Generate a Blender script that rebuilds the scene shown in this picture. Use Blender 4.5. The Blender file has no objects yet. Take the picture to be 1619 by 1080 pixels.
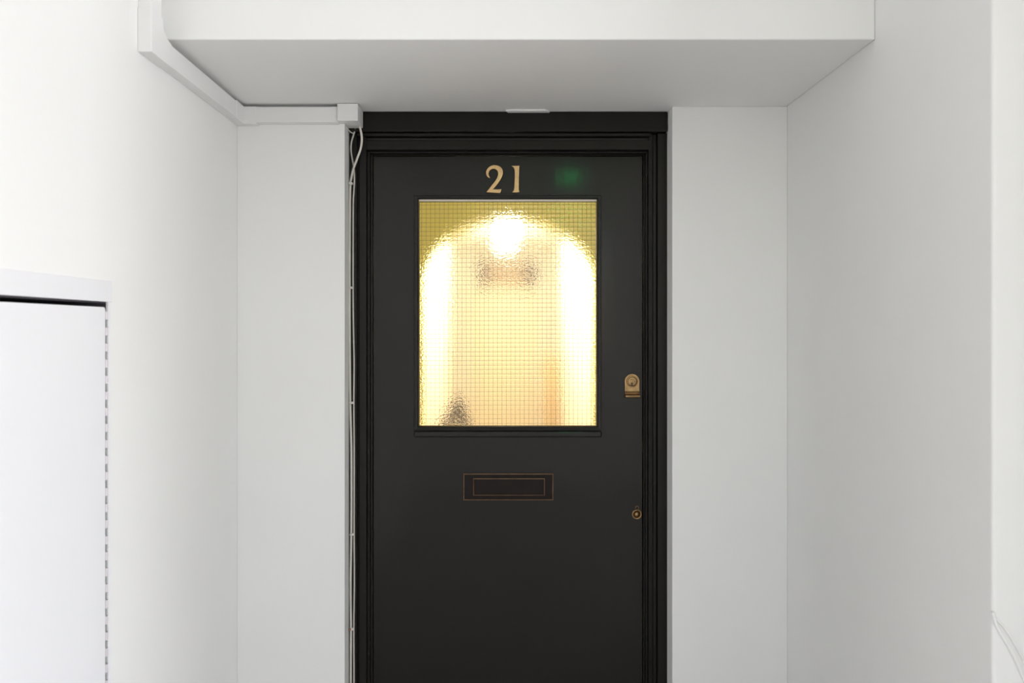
import bpy, bmesh, math, random
from mathutils import Vector, Matrix
from mathutils.geometry import tessellate_polygon
random.seed(4)
S = bpy.context.scene
COL = S.collection
CZ = 1.46            # eye height
F = 1290.0           # focal length in pixels of the 1619 px wide picture
VX, VY = 785.0, 518.0

# ------------------------------------------------------------ camera
cd = bpy.data.cameras.new('camera'); cam = bpy.data.objects.new('camera', cd); COL.objects.link(cam)
cam.location = (0, 0, CZ); cam.rotation_euler = (math.radians(90), 0, 0)
cd.sensor_width = 36; cd.lens = F / 1619 * 36
cd.shift_x = (809.5 - VX) / 1619; cd.shift_y = -(540 - VY) / 1619
cd.clip_start = 0.02
cd.dof.use_dof = True; cd.dof.focus_distance = 2.43; cd.dof.aperture_fstop = 5.0
S.camera = cam

# ------------------------------------------------------------ world, lights, exposure
S.view_settings.view_transform = 'Standard'; S.view_settings.look = 'None'
S.view_settings.gamma = 1; S.view_settings.use_curve_mapping = False
S.view_settings.exposure = 0.0
w = bpy.data.worlds.new('world'); S.world = w; w.use_nodes = True
bg = w.node_tree.nodes['Background']
sky = w.node_tree.nodes.new('ShaderNodeTexSky'); sky.sky_type = 'NISHITA'; sky.sun_disc = False
sky.sun_elevation = math.radians(40); sky.sun_rotation = math.radians(200)
w.node_tree.links.new(sky.outputs[0], bg.inputs[0]); bg.inputs[1].default_value = 0.25

def area(name, loc, rot, sx, sy, power, col, spread=180):
    l = bpy.data.lights.new(name, 'AREA'); l.shape = 'RECTANGLE'; l.size = sx; l.size_y = sy
    l.energy = power; l.color = col; l.spread = math.radians(spread)
    o = bpy.data.objects.new(name, l); COL.objects.link(o); o.location = loc; o.rotation_euler = rot
    return o
R90 = math.radians(90)
# daylight entering by the stairwell window on the right
area('window_daylight', (3.22, -0.1, 1.15), (0, R90, 0), 1.5, 2.1, 107, (0.965, 0.968, 1.0))
# fill light added behind the viewer, set in an assumed window
area('rear_fill_light', (0.45, -2.52, 1.8), (R90, 0, 0), 1.3, 1.2, 3, (0.975, 0.985, 1.0))

# ------------------------------------------------------------ materials
def mat(name, col, rough=0.5, metal=0.0, coat=0.0, coat_rough=0.1, spec=0.5, bump=None, var=0.0, vscale=8, emit=None, es=0):
    m = bpy.data.materials.new(name); m.use_nodes = True
    nt = m.node_tree; b = nt.nodes['Principled BSDF']
    b.inputs['Base Color'].default_value = (*col, 1); b.inputs['Roughness'].default_value = rough
    b.inputs['Metallic'].default_value = metal; b.inputs['Specular IOR Level'].default_value = spec
    b.inputs['Coat Weight'].default_value = coat; b.inputs['Coat Roughness'].default_value = coat_rough
    if emit: b.inputs['Emission Color'].default_value = (*emit, 1); b.inputs['Emission Strength'].default_value = es
    tc = nt.nodes.new('ShaderNodeTexCoord')
    if var:
        n = nt.nodes.new('ShaderNodeTexNoise'); n.inputs['Scale'].default_value = vscale; n.inputs['Detail'].default_value = 5
        nt.links.new(tc.outputs['Object'], n.inputs['Vector'])
        r = nt.nodes.new('ShaderNodeValToRGB')
        r.color_ramp.elements[0].position = 0.3; r.color_ramp.elements[1].position = 0.7
        r.color_ramp.elements[0].color = (*[c * (1 - var) for c in col], 1)
        r.color_ramp.elements[1].color = (*[min(1, c * (1 + var)) for c in col], 1)
        nt.links.new(n.outputs[0], r.inputs[0]); nt.links.new(r.outputs[0], b.inputs['Base Color'])
    if bump:
        sc, st, dist = bump
        mp = nt.nodes.new('ShaderNodeMapping'); mp.inputs['Scale'].default_value = sc
        n = nt.nodes.new('ShaderNodeTexNoise'); n.inputs['Scale'].default_value = 1; n.inputs['Detail'].default_value = 4
        bp = nt.nodes.new('ShaderNodeBump'); bp.inputs['Strength'].default_value = st; bp.inputs['Distance'].default_value = dist
        nt.links.new(tc.outputs['Object'], mp.inputs[0]); nt.links.new(mp.outputs[0], n.inputs['Vector'])
        nt.links.new(n.outputs[0], bp.inputs['Height']); nt.links.new(bp.outputs[0], b.inputs['Normal'])
        if coat: nt.links.new(bp.outputs[0], b.inputs['Coat Normal'])
    return m
M = {}
M['wall'] = mat('white_wall_paint', (0.895, 0.893, 0.882), 0.6, spec=0.3, bump=((45, 45, 45), 0.12, 0.002), var=0.012, vscale=3)
M['rwall'] = M['wall']
M['ceil'] = mat('ceiling_paint', (0.78, 0.77, 0.75), 0.8, spec=0.2)
M['floor'] = mat('grey_lino', (0.44, 0.41, 0.38), 0.5, var=0.1, vscale=30)
M['door'] = mat('charcoal_gloss_paint', (0.007, 0.006, 0.0042), 0.36, spec=0.24, coat=0.2, coat_rough=0.09, bump=((60, 60, 9), 0.07, 0.003), var=0.12, vscale=5)
M['frame'] = mat('charcoal_frame_paint', (0.007, 0.006, 0.0042), 0.36, spec=0.242, bump=((80, 80, 12), 0.15, 0.003), var=0.15, vscale=6)
M['plastic'] = mat('white_trunking_plastic', (0.84, 0.835, 0.83), 0.4, bump=((30, 30, 30), 0.05, 0.001))
M['cable'] = mat('cream_cable_sheath', (0.78, 0.74, 0.67), 0.5, var=0.05, vscale=20)
M['cable2'] = mat('pale_grey_cable_sheath', (0.72, 0.69, 0.63), 0.5, var=0.05, vscale=20)
M['cableW'] = mat('painted_white_cable', (0.74, 0.73, 0.71), 0.5)
M['clip'] = mat('cable_clip_plastic', (0.78, 0.75, 0.70), 0.5)
M['nail'] = mat('nail_steel', (0.45, 0.42, 0.4), 0.35, metal=1)
M['brass'] = mat('aged_brass', (0.56, 0.38, 0.20), 0.36, metal=1, bump=((300, 300, 120), 0.12, 0.001), var=0.15, vscale=60)
M['brassrim'] = mat('brass_tarnish_and_groove_shade', (0.20, 0.09, 0.035), 0.5, metal=0.8)  # tarnish on the digit rims; painted shade in lock and escutcheon grooves
M['brassold'] = mat('dull_old_brass', (0.31, 0.205, 0.10), 0.34, metal=1, bump=((200, 200, 200), 0.15, 0.001), var=0.25, vscale=80)
M['bronze'] = mat('dark_bronze', (0.010, 0.0055, 0.004), 0.45, spec=0.2, var=0.3, vscale=30)
M['bronzeedge'] = mat('rubbed_bronze_edge', (0.15, 0.09, 0.055), 0.42, metal=0.9, var=0.2, vscale=60)
M['black'] = mat('keyway_black', (0.004, 0.004, 0.004), 0.6)
M['cup'] = mat('cupboard_white_enamel', (0.86, 0.86, 0.89), 0.4, bump=((20, 20, 20), 0.03, 0.001))
M['cupin'] = mat('cupboard_dark_rebate', (0.05, 0.045, 0.055), 0.7)
M['hinge'] = mat('painted_hinge_metal', (0.62, 0.57, 0.6), 0.45, metal=0.1)
M['bead'] = mat('bead_gleam_pale', (0.85, 0.78, 0.68), 0.5)  # pale colour stands for hall light gleaming on the top bead
M['beadside'] = mat('varnished_bead_timber', (0.22, 0.16, 0.08), 0.4)
M['filler'] = mat('white_filler', (0.95, 0.95, 0.94), 0.5)
M['mustard'] = mat('mustard_hall_paint', (0.72, 0.655, 0.14), 0.6, var=0.02)
M['cream'] = mat('cream_passage_paint', (0.89, 0.82, 0.69), 0.6)
M['white'] = mat('white_gloss_joinery', (0.85, 0.83, 0.78), 0.4)
M['wood'] = mat('hall_floor_boards', (0.35, 0.22, 0.12), 0.4, var=0.2)
M['doorcream'] = mat('cream_far_door_paint', (0.88, 0.76, 0.54), 0.5)
M['pinkish'] = mat('pinkish_transom_blind', (0.50, 0.36, 0.22), 0.6)
M['dark'] = mat('dark_brown_timber', (0.05, 0.035, 0.02), 0.5)
M['peach'] = mat('peach_curtain_cloth', (0.88, 0.70, 0.42), 0.8)
M['wire'] = mat('glass_wire_steel', (0.10, 0.085, 0.05), 0.5, metal=0.3)
M['green'] = mat('green_sign_glow', (0.0, 0.3, 0.08), 0.5, emit=(0.0, 1.0, 0.22), es=17.0)
M['lampglow'] = mat('fill_lamp_diffuser', (1, 0.95, 0.85), 0.5, emit=(1, 0.88, 0.66), es=8)

def glass_mat(name, textured):
    m = bpy.data.materials.new(name); m.use_nodes = True; nt = m.node_tree; b = nt.nodes['Principled BSDF']
    b.inputs['Base Color'].default_value = (1, 0.985, 0.90, 1) if textured else (1, 1, 1, 1)
    b.inputs['Transmission Weight'].default_value = 1; b.inputs['IOR'].default_value = 1.45
    b.inputs['Roughness'].default_value = 0.03 if textured else 0.0
    if textured:
        tc = nt.nodes.new('ShaderNodeTexCoord')
        # shallow pillowing of each row of wires
        wv = nt.nodes.new('ShaderNodeTexWave'); wv.wave_type = 'BANDS'; wv.bands_direction = 'Z'; wv.wave_profile = 'SIN'
        wv.inputs['Scale'].default_value = 2 * math.pi / 20 / 0.0132
        wv.inputs['Distortion'].default_value = 1.2; wv.inputs['Detail'].default_value = 1; wv.inputs['Detail Scale'].default_value = 4
        nt.links.new(tc.outputs['Object'], wv.inputs['Vector'])
        mp = nt.nodes.new('ShaderNodeMapping'); mp.inputs['Scale'].default_value = (190, 190, 330)
        n = nt.nodes.new('ShaderNodeTexNoise'); n.inputs['Scale'].default_value = 1; n.inputs['Detail'].default_value = 1.5
        nt.links.new(tc.outputs['Object'], mp.inputs[0]); nt.links.new(mp.outputs[0], n.inputs['Vector'])
        b1 = nt.nodes.new('ShaderNodeBump'); b1.inputs['Strength'].default_value = 1; b1.inputs['Distance'].default_value = 0.00018
        b2 = nt.nodes.new('ShaderNodeBump'); b2.inputs['Strength'].default_value = 1; b2.inputs['Distance'].default_value = 0.00021
        nt.links.new(wv.outputs['Fac'], b1.inputs['Height']); nt.links.new(n.outputs[0], b2.inputs['Height'])
        nt.links.new(b1.outputs[0], b2.inputs['Normal']); nt.links.new(b2.outputs[0], b.inputs['Normal'])
    return m
M['wired'] = glass_mat('wired_cast_glass', True)

# ------------------------------------------------------------ mesh helpers
def link(name, bm, m, parent=None, bevel=0.0, smooth=False, segs=2):
    me = bpy.data.meshes.new(name)
    bmesh.ops.recalc_face_normals(bm, faces=bm.faces[:])
    bm.to_mesh(me); bm.free()
    for mm in (m if isinstance(m, (list, tuple)) else [m]): me.materials.append(mm)
    if smooth:
        for p in me.polygons: p.use_smooth = True
    o = bpy.data.objects.new(name, me); COL.objects.link(o)
    if parent: 
        o.parent = parent
        p = Vector((0, 0, 0)); q = parent
        while q: p += q.location; q = q.parent
        o.location = -p      # meshes are written in world coordinates
    if bevel:
        md = o.modifiers.new('bevel', 'BEVEL'); md.width = bevel; md.segments = segs; md.limit_method = 'ANGLE'; md.angle_limit = math.radians(40)
    return o
def box(bm, x0, x1, y0, y1, z0, z1, mi=0):
    v = [bm.verts.new(p) for p in ((x0,y0,z0),(x1,y0,z0),(x1,y1,z0),(x0,y1,z0),(x0,y0,z1),(x1,y0,z1),(x1,y1,z1),(x0,y1,z1))]
    fs = []
    for f in ((0,3,2,1),(4,5,6,7),(0,1,5,4),(1,2,6,5),(2,3,7,6),(3,0,4,7)):
        fc = bm.faces.new([v[i] for i in f]); fc.material_index = mi; fs.append(fc)
    return fs
def B(*a):
    bm = bmesh.new(); box(bm, *a); return bm
def prism(bm, pts, axis, a, b, mi=0):
    """pts 2D outline extruded along axis: 'z' -> pts (x,y); 'y' -> pts (x,z); 'x' -> pts (y,z)"""
    def P(p, t):
        return {'z': (p[0], p[1], t), 'y': (p[0], t, p[1]), 'x': (t, p[0], p[1])}[axis]
    A = [bm.verts.new(P(p, a)) for p in pts]; Bv = [bm.verts.new(P(p, b)) for p in pts]
    n = len(pts)
    for t in tessellate_polygon([[Vector((p[0], p[1], 0)) for p in pts]]):
        for V in (A, Bv):
            f = bm.faces.new([V[k] for k in t]); f.material_index = mi
    for i in range(n):
        f = bm.faces.new([A[i], A[(i+1) % n], Bv[(i+1) % n], Bv[i]]); f.material_index = mi
    return A, Bv
def lathe(bm, prof, cx, cz, seg=32, mi=0):
    """profile [(r, y)] turned round the y axis at cx, cz (world)"""
    rings = []
    for r, y in prof:
        if r < 1e-6: rings.append([bm.verts.new((cx, y, cz))])
        else: rings.append([bm.verts.new((cx + r*math.cos(2*math.pi*i/seg), y, cz + r*math.sin(2*math.pi*i/seg))) for i in range(seg)])
    for a, b in zip(rings, rings[1:]):
        for i in range(seg):
            j = (i+1) % seg
            q = [a[i % len(a)], a[j % len(a)], b[j % len(b)], b[i % len(b)]]
            q = list(dict.fromkeys(q))
            if len(q) > 2: f = bm.faces.new(q); f.material_index = mi
def smoothpath(pts, n=8):
    out = []
    P = [Vector(p) for p in pts]; P = [P[0]*2-P[1]] + P + [P[-1]*2-P[-2]]
    for i in range(1, len(P)-2):
        for k in range(n):
            t = k/n; a, b, c, d = P[i-1:i+3]
            out.append(0.5*((2*b)+(c-a)*t+(2*a-5*b+4*c-d)*t*t+(3*b-a-3*c+d)*t**3))
    out.append(P[-2]); return out
def tube(bm, pts, r, seg=10, caps=True):
    rings = []
    for i, p in enumerate(pts):
        d = (pts[min(i+1, len(pts)-1)] - pts[max(i-1, 0)]).normalized()
        u = d.cross(Vector((0, 1, 0)))
        if u.length < 1e-3: u = d.cross(Vector((1, 0, 0)))
        u.normalize(); v = d.cross(u).normalized()
        rings.append([bm.verts.new(p + r*(u*math.cos(2*math.pi*k/seg) + v*math.sin(2*math.pi*k/seg))) for k in range(seg)])
    for a, b in zip(rings, rings[1:]):
        for k in range(seg): bm.faces.new([a[k], a[(k+1) % seg], b[(k+1) % seg], b[k]])
    if caps: bm.faces.new(rings[0]); bm.faces.new(rings[-1][::-1])
def X(px, d): return (px - VX) * d / F            # metres right of the eye line at depth d
def Z(py, d): return CZ + (VY - py) * d / F
def empty(name, loc):
    o = bpy.data.objects.new(name, None); COL.objects.link(o); o.location = loc; o.empty_display_size = 0.1; return o
def tag(o, label, cat, group=None, kind=None):
    o['label'] = label; o['category'] = cat
    if group: o['group'] = group
    if kind: o['kind'] = kind
    return o

# ------------------------------------------------------------ dimensions
XL, XR = -0.7406, 0.831            # side walls of the porch
YW, YF = 2.33, 2.40                # wall face, door frame face
OL, OR = -0.4335, 0.502            # opening that holds the frame
SOF = CZ + 0.632                   # soffit
BF = 1.79                          # front of the lowered beam
YC = 1.366                         # outside corner of the right wall
CEIL = 2.80
YB = -2.6
XW = 3.3
# ------------------------------------------------------------ room shell
H0, H1, HZ0, HZ1 = 0.74, 1.552, 0.45, CZ + 0.049     # cupboard hole in the left wall
bm = bmesh.new()
def plate(bm, ya, yb, za, zb): box(bm, XL-0.2, XL, ya, yb, za, zb)
plate(bm, YB, H0, 0, CEIL); plate(bm, H1, 2.53, 0, CEIL); plate(bm, H0, H1, 0, HZ0); plate(bm, H0, H1, HZ1, CEIL)
tag(link('wall_left', bm, M['wall']), 'bright white wall on the left with the cupboard door', 'wall', kind='structure')
bm = bmesh.new(); box(bm, XL, OL, YW, 2.53, 0, SOF)
tag(link('wall_back_left', bm, M['wall'], bevel=0.0015), 'narrow white wall strip between left corner and dark door frame', 'wall', kind='structure')
bm = bmesh.new(); box(bm, OR, XR, YW, 2.53, 0, SOF)
tag(link('wall_back_right', bm, M['wall'], bevel=0.0015), 'narrow white wall strip between dark door frame and right corner', 'wall', kind='structure')
# right wall with its outside corner, rounded return towards the stair
bm = bmesh.new()
box(bm, XR, XW+0.2, YC, 2.53, 0, CEIL); box(bm, 0.925, XW+0.2, YC-0.115, YC, 0, CEIL)  # second box: unseen pier added to shade the return from the window
tag(link('wall_right', bm, M['rwall'], bevel=0.006, segs=3), 'white wall on the right ending in an outside corner', 'wall', kind='structure')
# beam / lowered ceiling
tag(link('ceiling_beam', B(XL, XR, BF, 2.53, SOF, CEIL), M['wall'], bevel=0.003), 'white boxed beam with flat soffit above the dark door', 'beam', kind='structure')
bpy.data.objects['ceiling_beam'].name = 'trim_1'
tag(link('ceiling', B(XL-0.2, XW+0.2, YB-0.2, 2.53, CEIL, CEIL+0.15), M['ceil']), 'white ceiling of the landing', 'ceiling', kind='structure')
tag(link('floor', B(XL-0.2, XW+0.2, YB-0.2, 2.53, -0.15, 0), M['floor']), 'grey floor of the landing', 'floor', kind='structure')
# rear wall with the window added for the fill light
bm = bmesh.new()
wx0, wx1, wz0, wz1 = -0.2, 1.1, 1.2, 2.4
box(bm, XL-0.2, wx0, YB-0.2, YB, 0, CEIL); box(bm, wx1, XW+0.2, YB-0.2, YB, 0, CEIL)
box(bm, wx0, wx1, YB-0.2, YB, 0, wz0); box(bm, wx0, wx1, YB-0.2, YB, wz1, CEIL)
tag(link('wall_rear', bm, M['wall']), 'white wall behind the viewer', 'wall', kind='structure')
# far right wall with window
ry0, ry1, rz0, rz1 = -1.2, 1.0, 0.35, 2.0
bm = bmesh.new()
box(bm, XW, XW+0.2, YB, ry0, 0, CEIL); box(bm, XW, XW+0.2, ry1, YC, 0, CEIL)
box(bm, XW, XW+0.2, ry0, ry1, 0, rz0); box(bm, XW, XW+0.2, ry0, ry1, rz1, CEIL)
tag(link('wall_far_right', bm, M['wall']), 'white wall holding the stair window', 'wall', kind='structure')
def window(name, label, horizontal):
    bm = bmesh.new(); t = 0.05
    if horizontal:   # in rear wall, along x
        a0, a1, z0, z1 = wx0, wx1, wz0, wz1
        def bx(u0, u1, z0_, z1_): box(bm, u0, u1, YB-0.12, YB-0.06, z0_, z1_)
    else:
        a0, a1, z0, z1 = ry0, ry1, rz0, rz1
        def bx(u0, u1, z0_, z1_): box(bm, XW+0.06, XW+0.12, u0, u1, z0_, z1_)
    bx(a0, a0+t, z0, z1); bx(a1-t, a1, z0, z1); bx(a0+t, a1-t, z0, z0+t); bx(a0+t, a1-t, z1-t, z1)
    m_ = (a0+a1)/2; bx(m_-t/2, m_+t/2, z0+t, z1-t)
    tag(link(name, bm, M['white']), label, 'window', kind='structure')
window('window_1', 'white framed stair window lighting the landing', False)
window('window_2', 'white framed window added behind the viewer for the fill light', True)

# ------------------------------------------------------------ door frame
fr = empty('trim_2', ((OL+OR)/2, YF, 0)); tag(fr, 'moulded charcoal timber frame around the dark door', 'door frame', kind='structure')
TOPZ = CZ + 0.5712
bm = bmesh.new()
prism(bm, [(-.4335,2.40),(-.411,2.40),(-.409,2.409),(-.406,2.409),(-.404,2.403),(-.384,2.403),(-.382,2.424),(-.377,2.426),(-.3755,2.438),(-.3705,2.440),(-.370,2.50),(-.4335,2.50)], 'z', 0.0, TOPZ)
link('jamb', bm, M['frame'], fr, bevel=0.001)
bm = bmesh.new()
prism(bm, [(.502,2.40),(.4745,2.40),(.472,2.414),(.463,2.416),(.460,2.405),(.4485,2.404),(.4475,2.425),(.4435,2.427),(.4425,2.438),(.4395,2.44),(.4385,2.50),(.502,2.50)], 'z', 0.0, TOPZ)
link('jamb', bm, M['frame'], fr, bevel=0.001)
bm = bmesh.new()
prism(bm, [(y, CZ+z) for y, z in ((2.404,.5515),(2.404,.5245),(2.424,.5225),(2.426,.5185),(2.438,.517),(2.440,.5145),(2.50,.5145),(2.50,.5515))], 'x', -.384, .449)
link('head_rail', bm, M['frame'], fr, bevel=0.001)
bm = bmesh.new()
prism(bm, [(y, CZ+z) for y, z in ((2.392,.572),(2.390,.568),(2.393,.5615),(2.410,.5595),(2.412,.5515),(2.50,.5515),(2.50,.572))], 'x', -.4080, .4520)
link('head_moulding', bm, M['frame'], fr, bevel=0.0008)
bm = bmesh.new(); box(bm, -.4330, .4995, 2.384, 2.50, CZ+.5725, SOF-0.0005)
# slightly uneven, hand painted top edge
link('head_board', bm, M['frame'], fr, bevel=0.0025)
# strip of filler above head board
bm = bmesh.new()
pts = [(X(800,2.36), 2.366), (X(815,2.36), 2.360), (X(840,2.36), 2.362), (X(862,2.36), 2.359), (X(867,2.36), 2.368), (X(869,2.383), 2.3835), (X(803,2.383), 2.3835)]
prism(bm, pts, 'z', SOF-.0045, SOF-.0003)
link('filler_patch', bm, M['filler'], fr)['label'] = 'dried white filler on top edge'

# ------------------------------------------------------------ the door
YD = 2.45
dr = empty('door_1', (0.033, YD, 0)); tag(dr, 'charcoal front door with wired glass pane and brass number 21', 'door', kind='structure')
LX0, LX1, LZ0, LZ1 = -.3685, .437, 0.012, CZ+.513
GX0, GX1, GZ0, GZ1 = -.2330, .3010, CZ-.2965, CZ+.3855
bm = bmesh.new()
def ring(bm, o, i, ya, yb, mi=0):
    """rectangular frame between outer o and inner i (x0,x1,z0,z1), depth ya..yb"""
    def rect(r, y): return [bm.verts.new(p) for p in ((r[0],y,r[2]),(r[1],y,r[2]),(r[1],y,r[3]),(r[0],y,r[3]))]
    oa, ia, ob, ib = rect(o, ya), rect(i, ya), rect(o, yb), rect(i, yb)
    for k in range(4):
        j = (k+1) % 4
        for q in ((oa[k],oa[j],ia[j],ia[k]), (ob[k],ib[k],ib[j],ob[j]), (oa[k],ob[k],ob[j],oa[j]), (ia[k],ia[j],ib[j],ib[k])):
            f = bm.faces.new(q); f.material_index = mi
ring(bm, (LX0, LX1, LZ0, LZ1), (GX0-.002, GX1+.002, GZ0-.002, GZ1+.002), YD, YD+0.042)
link('door_leaf', bm, M['door'], dr, bevel=0.0015)
# planted moulding round the glass: outer rounded band + inner lip
def mould(bm, prof, rect, mi=0):
    """profile [(inset, y)] swept round rect (x0,x1,z0,z1), mitred"""
    rings = []
    for ins, y in prof:
        x0, x1, z0, z1 = rect[0]+ins, rect[1]-ins, rect[2]+ins, rect[3]-ins
        rings.append([bm.verts.new(p) for p in ((x0,y,z0),(x1,y,z0),(x1,y,z1),(x0,y,z1))])
    for a, b in zip(rings, rings[1:] + rings[:1]):
        for k in range(4):
            j = (k+1) % 4
            f = bm.faces.new([a[k], a[j], b[j], b[k]]); f.material_index = mi
bm = bmesh.new()
mr = (GX0-.0145, GX1+.0145, GZ0-.0125, GZ1+.0128)
mould(bm, [(0, YD), (0.0003, YD-.004), (0.0012, YD-.0065), (0.0026, YD-.0065), (0.0032, YD-.005), (0.0105, YD-.0055), (0.0120, YD-.0035), (0.0130, YD+.0015), (0.0132, YD+.006), (0.003, YD+.006)], mr)
link('glazing_moulding', bm, M['door'], dr)
bm = bmesh.new(); box(bm, X(654.5,2.437), X(951.5,2.437), YD-.015, YD, Z(691.5,2.437), Z(682,2.437))
link('sill_moulding', bm, M['door'], dr, bevel=0.004, segs=3)
# glazing beads in the rebate
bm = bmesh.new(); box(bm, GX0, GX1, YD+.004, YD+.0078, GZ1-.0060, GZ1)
link('glazing_bead', bm, M['bead'], dr, bevel=0.001)['label'] = 'bead above the glass, coloured pale as a gleam of hall light'
for x0, x1 in ((GX0-.0015, GX0+.0018), (GX1-.0018, GX1+.0015)):
    link('glazing_bead', B(x0, x1, YD+.004, YD+.0078, GZ0, GZ1-.005), M['beadside'], dr, bevel=0.0008)['label'] = 'brown varnished side bead'
link('putty_line', B(GX0+.002, GX1-.002, YD+.0055, YD+.0078, GZ1-.0078, GZ1-.0063), M['frame'], dr)
link('glazing_bead', B(GX0, GX1, YD+.004, YD+.0078, GZ0-.001, GZ0+.002), M['beadside'], dr, bevel=0.0008)['label'] = 'brown varnished bottom bead'
GY0, GY1 = YD+.010, YD+.0165
gl = link('glass_pane', B(GX0-.0018, GX1+.0018, GY0, GY1, GZ0-.0018, GZ1+.0018), M['wired'], dr)
gl['label'] = 'textured wired glass glowing yellow from the hall behind'
# wire grid cast into the glass
bm = bmesh.new(); ps = 0.01345; yw = YD+.0122; rw = 0.00036
def wire(p, q, n):
    pts = []
    ax = Vector(q) - Vector(p); per = Vector((0, 0, 1)) if abs(ax.x) > abs(ax.z) else Vector((1, 0, 0))
    ph = random.random()*6; am = random.uniform(0.0001, 0.0005)
    for i in range(n+1):
        t = i/n; pts.append(Vector(p) + ax*t + per*am*math.sin(ph+t*5))
    tube(bm, pts, rw, 4, False)
x = GX0 + 0.0075
while x < GX1 - .003: wire((x, yw, GZ0-.001), (x, yw, GZ1+.001), 12); x += ps
z = GZ1 - 0.015
while z > GZ0 + .003: wire((GX0-.001, yw+.0009, z), (GX1+.001, yw+.0009, z), 10); z -= ps
link('wire_mesh', bm, M['wire'], gl)['label'] = 'fine square wire grid inside the glass'

# house number, traced brass digits with depth
def digit(name, pts, label):
    P = [(X(740+px/7.359, 2.444), Z(240+py/7.359, 2.444)) for px, py in pts]
    n = len(P); ar = sum(P[i][0]*P[(i+1) % n][1] - P[(i+1) % n][0]*P[i][1] for i in range(n))
    def off(d):
        out = []
        for i in range(n):
            a, b = Vector(P[i-1]), Vector(P[(i+1) % n]); t = (b-a).normalized()
            nn = Vector((t.y, -t.x)) * (1 if ar > 0 else -1); out.append(Vector(P[i]) + nn*d)
        return out
    bm = bmesh.new()
    rings = [[bm.verts.new((p.x, y, p.y)) for p in off(d)] for d, y in ((0.0, YD-.0062), (0.0006, YD-.0054), (0.0013, YD-.003), (0.0013, YD-.0002))]
    for t in tessellate_polygon([[Vector((p[0], p[1], 0)) for p in P]]):
        bm.faces.new([rings[0][k] for k in t]); f = bm.faces.new([rings[-1][k] for k in t]); f.material_index = 1
    for q, (ra, rb) in enumerate(zip(rings, rings[1:])):
        for i in range(n):
            f = bm.faces.new([ra[i], ra[(i+1) % n], rb[(i+1) % n], rb[i]]); f.material_index = 1 if q else 0
    o = link(name, bm, [M['brass'], M['brassrim']], dr, bevel=0.0); o['label'] = label; return o
two = [(215,470),(295,475),(375,480),(382,458),(388,437),(335,440),(288,437),(305,418),(330,390),(352,360),(375,327),(393,292),(404,258),(404,226),(396,200),(378,178),(355,165),(328,158),(298,156),(270,163),(243,179),(222,203),(211,232),(211,258),(219,282),(236,300),(257,305),(246,288),(238,268),(238,245),(246,224),(262,207),(285,197),(308,197),(330,207),(346,226),(352,250),(349,276),(338,305),(320,336),(300,363),(280,388),(256,418)]
one = [(508,164),(550,164),(597,163),(595,200),(593,250),(591,320),(590,400),(590,440),(599,470),(558,472),(514,472),(533,452),(540,420),(543,360),(545,300),(546,240),(542,205),(530,182)]
digit('number_two', two, 'brass digit 2'); digit('number_one', one, 'brass digit 1')

# letter plate
lp = bmesh.new()
px0, px1, pz0, pz1 = X(732.5,2.446), X(875,2.446), Z(791,2.446), Z(748.5,2.446)
def panel(bm, r, y0, ys, lip, depthin):
    # raised rim (edge worn) and recessed face
    prof = [(0, y0), (0, ys), (0.0006, ys-.0010), (lip, ys-.0012), (lip+.001, ys+depthin)]
    rings = []
    for ins, y in prof:
        rings.append([bm.verts.new(p) for p in ((r[0]+ins,y,r[2]+ins),(r[1]-ins,y,r[2]+ins),(r[1]-ins,y,r[3]-ins),(r[0]+ins,y,r[3]-ins))])
    for n, (a, b) in enumerate(zip(rings, rings[1:])):
        for k in range(4):
            j = (k+1) % 4; f = bm.faces.new([a[k], a[j], b[j], b[k]]); f.material_index = 1 if n in (1, 2) else 0
    bm.faces.new(rings[-1]); bm.faces.new(rings[0][::-1])
panel(lp, (px0, px1, pz0, pz1), YD-.0002, YD-.0045, 0.0030, 0.0012)
lpo = link('letter_plate', lp, [M['bronze'], M['bronzeedge']], dr); lpo['label'] = 'dark bronze letter plate'
fl = bmesh.new()
panel(fl, (X(748,2.444), X(861.5,2.444), Z(783.5,2.444), Z(756,2.444)), YD-.0034, YD-.0075, 0.0026, 0.0016)
link('flap', fl, [M['bronze'], M['bronzeedge']], lpo)

# cylinder pull
def C(px, py, d=2.44): return X(px, d), Z(py, d)
bm = bmesh.new()
cxp, czp = C(999.7, 603.2); hw = 11.6*2.44/F
arc = [(cxp + hw*math.cos(a), czp + hw*math.sin(a)) for a in [math.pi*i/20 for i in range(21)]]
zb = Z(619, 2.44)
prism(bm, arc + [(cxp-hw, zb), (cxp+hw, zb)], 'y', YD-.006, YD-.0002)
pull = link('cylinder_pull', bm, M['brassold'], dr, bevel=0.0012, segs=3); pull['label'] = 'old brass cylinder latch pull'
# curved finger lip below: concave groove then a rolled edge
bm = bmesh.new()
zt = zb; prof = [(YD-.0002, zt), (YD-.0085, zt+.001), (YD-.0095, zt-.0005), (YD-.0085, zt-.002), (YD-.0045, zt-.0035), (YD-.004, zt-.006), (YD-.006, zt-.0085), (YD-.012, zt-.0088), (YD-.0165, zt-.0105), (YD-.0185, zt-.0135), (YD-.018, zt-.0165), (YD-.0155, zt-.0188), (YD-.010, zt-.0195), (YD-.0002, zt-.0185)]
prism(bm, prof, 'x', cxp-hw*0.97, cxp+hw*1.03)
link('finger_lip', bm, M['brassold'], pull, bevel=0.0006)
bm = bmesh.new(); r0 = 8.9*2.44/F
lathe(bm, [(r0*1.06, YD-.0058), (r0*1.06, YD-.0062), (r0*.98, YD-.0062)], cxp, czp, 40, 1)
lathe(bm, [(r0*.98, YD-.0062), (r0*.96, YD-.0085), (r0*.84, YD-.0088)], cxp, czp, 40)
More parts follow.
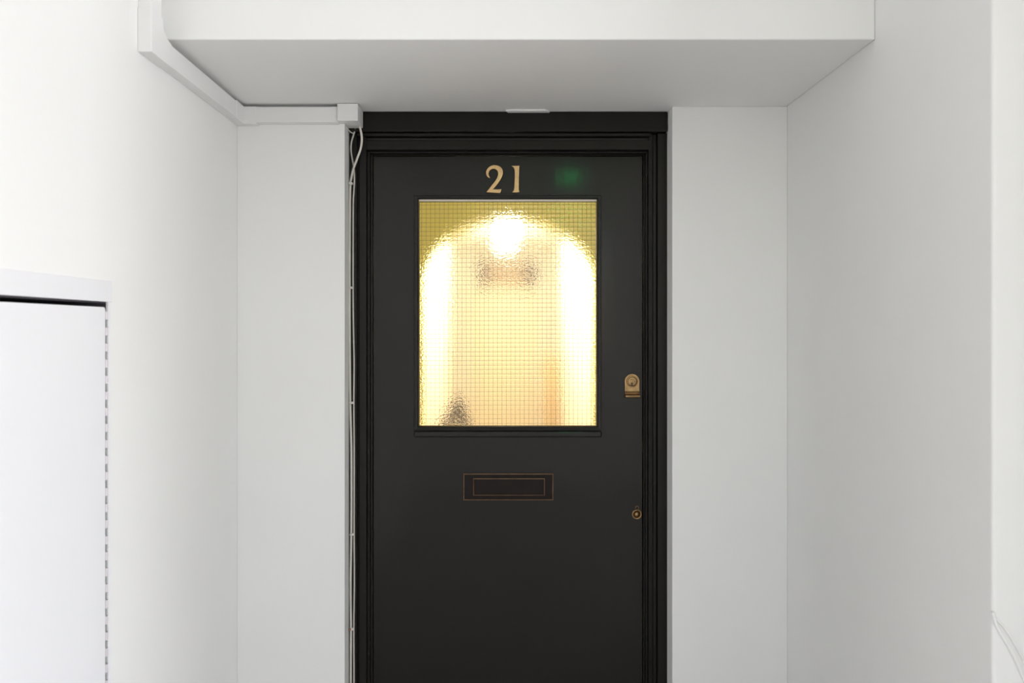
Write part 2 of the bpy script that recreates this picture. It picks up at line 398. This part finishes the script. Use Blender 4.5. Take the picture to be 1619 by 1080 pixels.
lathe(bm, [(r0*.84, YD-.0088), (r0*.76, YD-.0068)], cxp, czp, 40, 1)
lathe(bm, [(r0*.76, YD-.0068), (r0*.72, YD-.0082), (r0*.45, YD-.0086)], cxp, czp, 40)
lathe(bm, [(r0*.45, YD-.0086), (r0*.40, YD-.0078)], cxp, czp, 40, 1)
lathe(bm, [(r0*.40, YD-.0078), (0, YD-.0080)], cxp, czp, 40)
cy = link('lock_cylinder', bm, [M['brassold'], M['brassrim']], pull, smooth=False)  # second material paints shade into the grooves
bm = bmesh.new(); kx, kz = C(999.3, 607)
prism(bm, [(kx-.0020, kz-.0045), (kx+.0020, kz-.0045), (kx+.0024, kz-.002), (kx+.0005, kz+.0055), (kx-.0005, kz+.0055), (kx-.0024, kz-.002)], 'y', YD-.0093, YD-.0076)
link('keyway', bm, M['black'], cy)

# round key escutcheon with ring
ex, ez = C(1007.8, 814.2); er = 8.1*2.44/F
bm = bmesh.new()
lathe(bm, [(er*.98, YD-.0002), (er, YD-.002), (er*.94, YD-.0042), (er*.82, YD-.0045), (er*.70, YD-.003)], ex, ez, 36)
lathe(bm, [(er*.70, YD-.003), (er*.64, YD-.0010), (0, YD-.0010)], ex, ez, 36, 1)  # shade of the recess painted as darker brass
esc = link('key_escutcheon', bm, [M['brassold'], M['brassrim']], dr, smooth=True); esc['label'] = 'round brass keyhole cover'
bm = bmesh.new()
lathe(bm, [(er*.54, YD-.0009), (er*.52, YD-.004), (er*.42, YD-.0068), (er*.2, YD-.0082), (0, YD-.0085)], ex, ez+.0003, 28)
link('cover_boss', bm, M['brassold'], esc, smooth=True)
bm = bmesh.new(); hx, hz = C(1008.0, 803.6)
tube(bm, [Vector((hx + .0045*math.cos(a), YD-.002, hz + .0045*math.sin(a))) for a in [math.radians(-50+i*14) for i in range(21)]], .0012, 6)
link('hanging_loop', bm, M['brassold'], esc, smooth=True)

# ------------------------------------------------------------ hall behind the glass
FX0, FX1 = -0.95, 1.05; AY = 4.4
def arch_wall():
    bm = bmesh.new(); ax0, ax1 = -.405, .535; spr, top = CZ+.235, CZ+.585
    cxa = (ax0+ax1)/2; ra = (ax1-ax0)/2; hh = top-spr
    N = 32; HC = CZ+.95
    inner = [(cxa + ra*math.cos(math.pi*i/N), spr + hh*math.sin(math.pi*i/N)) for i in range(N+1)]   # right to left
    for y in (AY, AY+.12):
        v0 = [bm.verts.new((a, y, b)) for a, b in inner]
        t0 = [bm.verts.new((a, y, HC)) for a, b in inner]
        for i in range(N): bm.faces.new([v0[i], v0[i+1], t0[i+1], t0[i]])
        for (xa, xb) in ((FX0, ax0), (ax1, FX1)):
            q = [bm.verts.new(p) for p in ((xa,y,0),(xb,y,0),(xb,y,HC),(xa,y,HC))]; bm.faces.new(q)
    prof = [(ax1, 0)] + inner + [(ax0, 0)]
    va = [bm.verts.new((a, AY, b)) for a, b in prof]; vb = [bm.verts.new((a, AY+.12, b)) for a, b in prof]
    for i in range(len(prof)-1): bm.faces.new([va[i], va[i+1], vb[i+1], vb[i]])
    return bm
tag(link('wall_hall_arch', arch_wall(), M['mustard']), 'mustard yellow hall wall with arched opening behind the glass', 'wall', kind='structure')
HT = CZ+.95
bm = bmesh.new()
box(bm, FX0-.1, FX0, 2.53, AY, 0, HT); box(bm, FX1, FX1+.1, 2.53, AY, 0, HT)
box(bm, FX0-.1, FX1+.1, 2.53, AY+.12, HT, HT+.1)
# partition backing beside the frame, hall side
box(bm, FX0-.1, -.4335, 2.53, 2.56, 0, HT); box(bm, .502, FX1+.1, 2.53, 2.56, 0, HT); box(bm, -.4335, .502, 2.53, 2.56, SOF, HT)
tag(link('wall_hall', bm, M['mustard']), 'mustard yellow hall walls between door and arch', 'wall', kind='structure')
bm = bmesh.new(); box(bm, -.4335, .502, 2.505, 2.56, 0, .012); box(bm, FX0-.1, FX1+.1, 2.53, 8.6, -.1, 0)
tag(link('floor_hall', bm, M['wood']), 'wooden hall floor behind the door', 'floor', kind='structure')
CX0, CX1, CY1 = -.405, .565, 8.4; CT = CZ+.80
bm = bmesh.new()
box(bm, CX0-.1, CX0, AY+.12, CY1, 0, CT); box(bm, CX1, CX1+.1, AY+.12, CY1, 0, CT)
box(bm, CX0-.1, CX1+.1, AY+.12, CY1+.1, CT, CT+.1); box(bm, CX0-.1, CX1+.1, CY1, CY1+.1, 0, CT)
tag(link('wall_passage', bm, M['cream']), 'brightly lit cream passage walls seen through the arch', 'wall', kind='structure')
# far door with transom, seen as a blur through the glass
fd = empty('door_2', (.07, CY1, 0)); tag(fd, 'cream inner door at far end of the passage', 'door', kind='structure')
link('door_leaf', B(-.25, .42, CY1-.05, CY1-.0005, .01, CZ+.40), M['doorcream'], fd, bevel=.004)
link('transom_pane', B(X(757,8.35), X(848,8.35), CY1-.045, CY1-.0005, CZ+.44, CZ+.64), M['pinkish'], fd, bevel=.004)
for a, b in ((757, 774), (828, 848)):
    link('transom_shutter', B(X(a,8.34), X(b,8.34), CY1-.07, CY1-.046, CZ+.46, CZ+.62), M['dark'], fd, bevel=.003)
cur = bmesh.new()
N = 40; y0 = 7.2
pts = [(.42 + .14*i/N, y0 + .018*math.sin(i*1.1)) for i in range(N+1)]
pp = pts + [(a, b+.006) for a, b in pts[::-1]]
prism(cur, pp, 'z', CZ-1.3, CZ-.25)
tag(link('hanging_coat', cur, M['peach'], smooth=False), 'peach cloth hanging low on right passage wall, blurred by the glass', 'coat')
tb = bmesh.new()
t = empty('console_table', (-.29, 5.9, 0)); tag(t, 'dark narrow table at left of passage, blurred by bottom of the glass', 'table')
link('tabletop', B(-.4045, -.205, 5.75, 6.25, CZ-.70, CZ-.67), M['dark'], t, bevel=.004)
for lx in (-.395, -.235):
    for ly in (5.77, 6.20):
        link('leg', B(lx, lx+.025, ly, ly+.025, 0.0, CZ-.70), M['dark'], t)
vb = bmesh.new()
prf = [(0.0,0.0),(.04,0.0),(.055,.03),(.06,.07),(.04,.11),(.022,.13),(.028,.15),(0,.15)]
seg = 20; rings = []
for r, h in prf:
    rings.append([vb.verts.new((-.285 + max(r,1e-4)*math.cos(2*math.pi*i/seg), 5.98 + max(r,1e-4)*math.sin(2*math.pi*i/seg), CZ-.67+h)) for i in range(seg)])
for a, b in zip(rings, rings[1:]):
    for i in range(seg): vb.faces.new([a[i], a[(i+1) % seg], b[(i+1) % seg], b[i]])
tag(link('vase', vb, M['dark'], smooth=True), 'small dark vase on passage table, blurred by lower left of the glass', 'vase')
# pendant lamps of the passage, and a fill lamp added in the hall
def hall_fill_lamp(x, y, zc, power, label, col=(1, .95, .83), R=1.0):
    e = empty('hall_fill_lamp', (x, y, zc)); tag(e, label, 'lamp')
    def disc(r0, prof):
        bm = bmesh.new(); rg = []
        for r, dz in prof: rg.append([bm.verts.new((x + R*max(r,1e-4)*math.cos(2*math.pi*i/28), y + R*max(r,1e-4)*math.sin(2*math.pi*i/28), zc+dz)) for i in range(28)])
        for a, b in zip(rg, rg[1:]):
            for i in range(28): bm.faces.new([a[i], a[(i+1) % 28], b[(i+1) % 28], b[i]])
        return bm
    link('base', disc(0, [(0,0),(.12,0),(.12,-.02),(0,-.02)]), M['white'], e)
    link('diffuser', disc(0, [(.11,-.0205),(.10,-.045),(.07,-.06),(0,-.065)]), M['lampglow'], e, smooth=True)
    l = bpy.data.lights.new('hall_fill_light', 'POINT'); l.shadow_soft_size = .06; l.energy = power; l.color = col
    o = bpy.data.objects.new('hall_fill_light', l); COL.objects.link(o); o.parent = e; o.location = (0, 0, -.16)
def pendant_lamp(x, y, z, power, r, label):
    e = empty('pendant_lamp', (x, y, z)); tag(e, label, 'lamp')
    bm = bmesh.new(); bmesh.ops.create_uvsphere(bm, u_segments=18, v_segments=10, radius=r)
    bmesh.ops.translate(bm, verts=bm.verts[:], vec=(x, y, z)); link('globe', bm, mat('lamp_globe_glow', (1, .96, .88), .5, emit=(1, .95, .83), es=power/(4*math.pi**2*r*r)), e, smooth=True)
    bm = bmesh.new(); tube(bm, [Vector((x, y, z+r*.98)), Vector((x, y, CT-.02))], .004, 8); link('flex', bm, M['white'], e)
    bm = bmesh.new(); box(bm, x-.04, x+.04, y-.04, y+.04, CT-.022, CT-.0005); link('ceiling_rose', bm, M['white'], e, bevel=.01)
pendant_lamp(.07, 4.85, CZ+.625, 68, .075, 'white globe lamp hanging just beyond the arch, nearer of the two')
pendant_lamp(.07, 6.3, CZ+.695, 54, .085, 'white globe lamp hanging deeper in the passage, farther of the two')
hall_fill_lamp(.05, 3.4, HT, 8, 'round fill lamp added in hall between door and arch', (1, .95, .83))  # added to brighten the hall walls

# ------------------------------------------------------------ cable trunking
tr = empty('cable_trunking', (XL, YW, CZ+.58)); tag(tr, 'white plastic cable trunking running along left wall to the door corner', 'trunking')
P_ = .028; xt = XL + P_; yt = YW - P_
za, zt_ = CZ+.5765, CZ+.6215
bm = bmesh.new(); prism(bm, [(1.735, CZ+.5715), (1.735, CZ+.6185), (2.27, zt_+.0005), (2.27, za)], 'x', XL+.0002, xt)
link('trunking_run', bm, M['plastic'], tr, bevel=.0015)
link('trunking_run', B(-.68, X(535,yt), yt, YW, CZ+.5795, zt_+.0015), M['plastic'], tr, bevel=.0015)
link('trunking_run', B(XL, xt-.001, 1.686, 1.739, CZ+.64, CEIL), M['plastic'], tr, bevel=.0015)
# elbow cover at top front
bm = bmesh.new(); prism(bm, [(1.683, CEIL*0+CZ+.66), (1.683, CZ+.5695), (1.79, CZ+.5705), (1.79, CZ+.6195), (1.765, CZ+.6245), (1.7435, CZ+.638), (1.7435, CZ+.66)], 'x', XL, xt+.0012)
link('elbow_cover', bm, M['plastic'], tr, bevel=.0015)
# inner corner cover
bm = bmesh.new(); c = .0012
prism(bm, [(XL, YW), (XL, 2.235), (xt+c, 2.235), (xt+c, yt-c), (-.678, yt-c), (-.678, YW)], 'z', za-.0015, zt_+.0025)
link('corner_cover', bm, M['plastic'], tr, bevel=.0015)
# end box over the frame corner
bx0, bx1 = X(533.3, 2.296), X(566.0, 2.296)
bm = bmesh.new()
yb0 = 2.294
box(bm, bx0, bx1, yb0, YW-.0002, Z(190.8, yb0), SOF-.0015)
box(bm, OL+.0005, bx1, YW-.0002, 2.383, Z(190.8, yb0), SOF-.0015)
link('end_cap', bm, M['plastic'], tr, bevel=.0018)
link('trunking_joint', B(X(533.3,yt)-.016, X(533.3,yt)-.001, yt-.0008, YW, CZ+.5790, zt_+.002), M['plastic'], tr, bevel=.0005)

# ------------------------------------------------------------ cables beside the frame
dc = 2.392
def cable(name, pix, r, m, label, dep=None):
    pts = [Vector((X(px, (dd or dc)), (dd or dc), Z(py, (dd or dc)))) for px, py, dd in pix]
    bm = bmesh.new(); tube(bm, smoothpath(pts, 10), r, 10)
    return tag(link(name, bm, m, smooth=True), label, 'cable', None)
zb_ = 1300
cable('cable', [(565.5,189,2.372),(569.5,203,2.365),(572,218,2.37),(570.5,234,2.375),(565,250,2.379),(558.5,268,2.384),(555.0,284,2.389),(554,292,2.391),(553.2,330,2.392),(552.8,455,2.392),(553.0,540,2.392),(553.8,637,2.392),(555.5,720,2.391),(555.3,845,2.391),(554.3,920,2.391),(554.8,995,2.391),(554.5,1080,2.391),(554.5,zb_,2.391)], .0033, M['cable'], 'thicker cream cable hanging in an S bend below trunking box')
cable('cable', [(561.5,189,2.385),(562,203,2.386),(558.5,215,2.388),(555.6,226,2.39),(555,238,2.39),(557.2,252,2.392),(559.3,264,2.394),(560.3,285,2.395),(559.3,305,2.395),(558.4,330,2.395),(558.2,455,2.395),(558.8,520,2.395),(559.8,575,2.395),(559.4,637,2.395),(559.9,720,2.395),(559.8,845,2.395),(560.2,920,2.395),(559.3,995,2.395),(559.6,1080,2.395),(559.6,zb_,2.395)], .0023, M['cable2'], 'thinner pale grey cable nearest the dark door frame')
cable('cable', [(547.5,198,2.375),(550,204,2.380),(554,208.5,2.386),(560,212,2.390)], .0016, M['cable2'], 'short frayed wire end poking below trunking box')
cable('cable', [(1569,968,1.3645),(1576,990,1.3645),(1590,1014,1.3645),(1605,1042,1.3645),(1622,1080,1.3645),(1650,1130,1.3645)], .0026, M['wall'], 'white painted cable sloping down the wall at right edge')
cable('cable', [(1572,975,1.365),(1590,996,1.365),(1606,1022,1.365),(1624,1056,1.365),(1650,1100,1.365)], .0020, M['wall'], 'fainter second white cable just above the sloping one at right edge')
clipspots = [(290, 554, 'cable clip just under the S bend, topmost of the column'),
             (455, 555, 'cable clip level with upper half of the glass'),
             (637, 555.5, 'cable clip level with the brass latch pull'),
             (845, 556.5, 'cable clip just below level of the round keyhole cover'),
             (995, 555.5, 'rust tinted cable clip lowest in the column')]
for i, (py, px, lab) in enumerate(clipspots):
    cxx, czz = X(px, 2.388), Z(py, 2.388)
    e = empty('cable_clip', (cxx, YF, czz)); tag(e, lab, 'clip', 'clips holding the cables to the frame')
    bm = bmesh.new()
    # small saddle bridging the cables
    pr = []
    for k in range(13):
        a = math.pi*k/12; pr.append((cxx + .0066*math.cos(a), 2.3945 - .0092*math.sin(a)))
    for k in range(12, -1, -1):
        a = math.pi*k/12; pr.append((cxx + .0042*math.cos(a), 2.3945 - .0071*math.sin(a)))
    prism(bm, pr, 'z', czz-.0032, czz+.0032)
    link('saddle', bm, M['clip'], e)
    bm = bmesh.new(); nx = cxx + (-.003 if i % 2 else -.0035)
    lathe(bm, [(0, 2.3815), (.0026, 2.382), (.0036, 2.384), (.0036, 2.389), (0, 2.389)], nx+ (0.0 if i else .002), czz, 14)
    link('nail', bm, M['clip'] if i != 4 else mat('rusty_nail', (.45, .25, .18), .5, metal=.3), e, smooth=True)

# ------------------------------------------------------------ wall cupboard
cb = empty('wall_cupboard', (XL, (H0+H1)/2, HZ0)); tag(cb, 'white flush cupboard door with piano hinge in left wall', 'cupboard')
# surround band: wide above, narrow at the hinge side
bm = bmesh.new(); e_ = .0022
box(bm, XL+.0002, XL+e_, H0-.03, 1.568, HZ1, CZ+.0885)
box(bm, XL+.0002, XL+e_, H1, 1.562, HZ0-.03, HZ1)
box(bm, XL+.0002, XL+e_, H0-.03, H0, HZ0-.03, HZ1)
box(bm, XL+.0002, XL+e_, H0, H1, HZ0-.03, HZ0)
link('surround', bm, M['cup'], cb, bevel=.0008)
# dark lined carcass
bm = bmesh.new()
box(bm, XL-.155, XL-.150, H0, H1, HZ0, HZ1)
box(bm, XL-.150, XL-.002, H0, H0+.003, HZ0, HZ1); box(bm, XL-.150, XL-.002, H1-.001, H1-.0002, HZ0, HZ1)
box(bm, XL-.150, XL-.002, H0+.003, H1-.001, HZ1-.003, HZ1-.0002); box(bm, XL-.150, XL-.002, H0+.003, H1-.001, HZ0, HZ0+.003)
link('carcass', bm, M['cupin'], cb)
# door with rounded top corner
dy0, dy1, dz0, dz1 = H0+.008, 1.5418, HZ0+.006, CZ+.0385
rr = .007
pts = [(dy0, dz0), (dy1, dz0)] + [(dy1-rr+rr*math.cos(a), dz1-rr+rr*math.sin(a)) for a in [math.pi/2*i/8 for i in range(9)]] + [(dy0, dz1)]
bm = bmesh.new(); prism(bm, pts, 'x', XL-.018, XL+.0015)
link('cupboard_door', bm, M['cup'], cb, bevel=.0008)
# continuous hinge
bm = bmesh.new(); z = dz1-.008; k = 0
while z > dz0:
    pts = [Vector((XL-.0005, 1.5478, z)), Vector((XL-.0005, 1.5478, z-.0152))]
    tube(bm, pts, .0038, 12); z -= .0304
link('piano_hinge', bm, M['hinge'], cb)

# ------------------------------------------------------------ green safety sign behind the viewer, mirrored in the door paint
sg = empty('exit_sign', (.53, -1.0, CZ+1.085)); tag(sg, 'green lit safety sign hanging from ceiling behind the viewer', 'sign')
sx, sy, sz = .53, -1.0, CZ+1.085
link('housing', B(sx-.13, sx+.13, sy-.04, sy, sz-.075, sz+.075), M['white'], sg, bevel=.006)
link('lit_face', B(sx-.055, sx+.055, sy, sy+.004, sz-.045, sz+.045), M['green'], sg)
link('hanger', B(sx-.01, sx+.01, sy-.03, sy-.01, sz+.0755, CEIL), M['white'], sg)
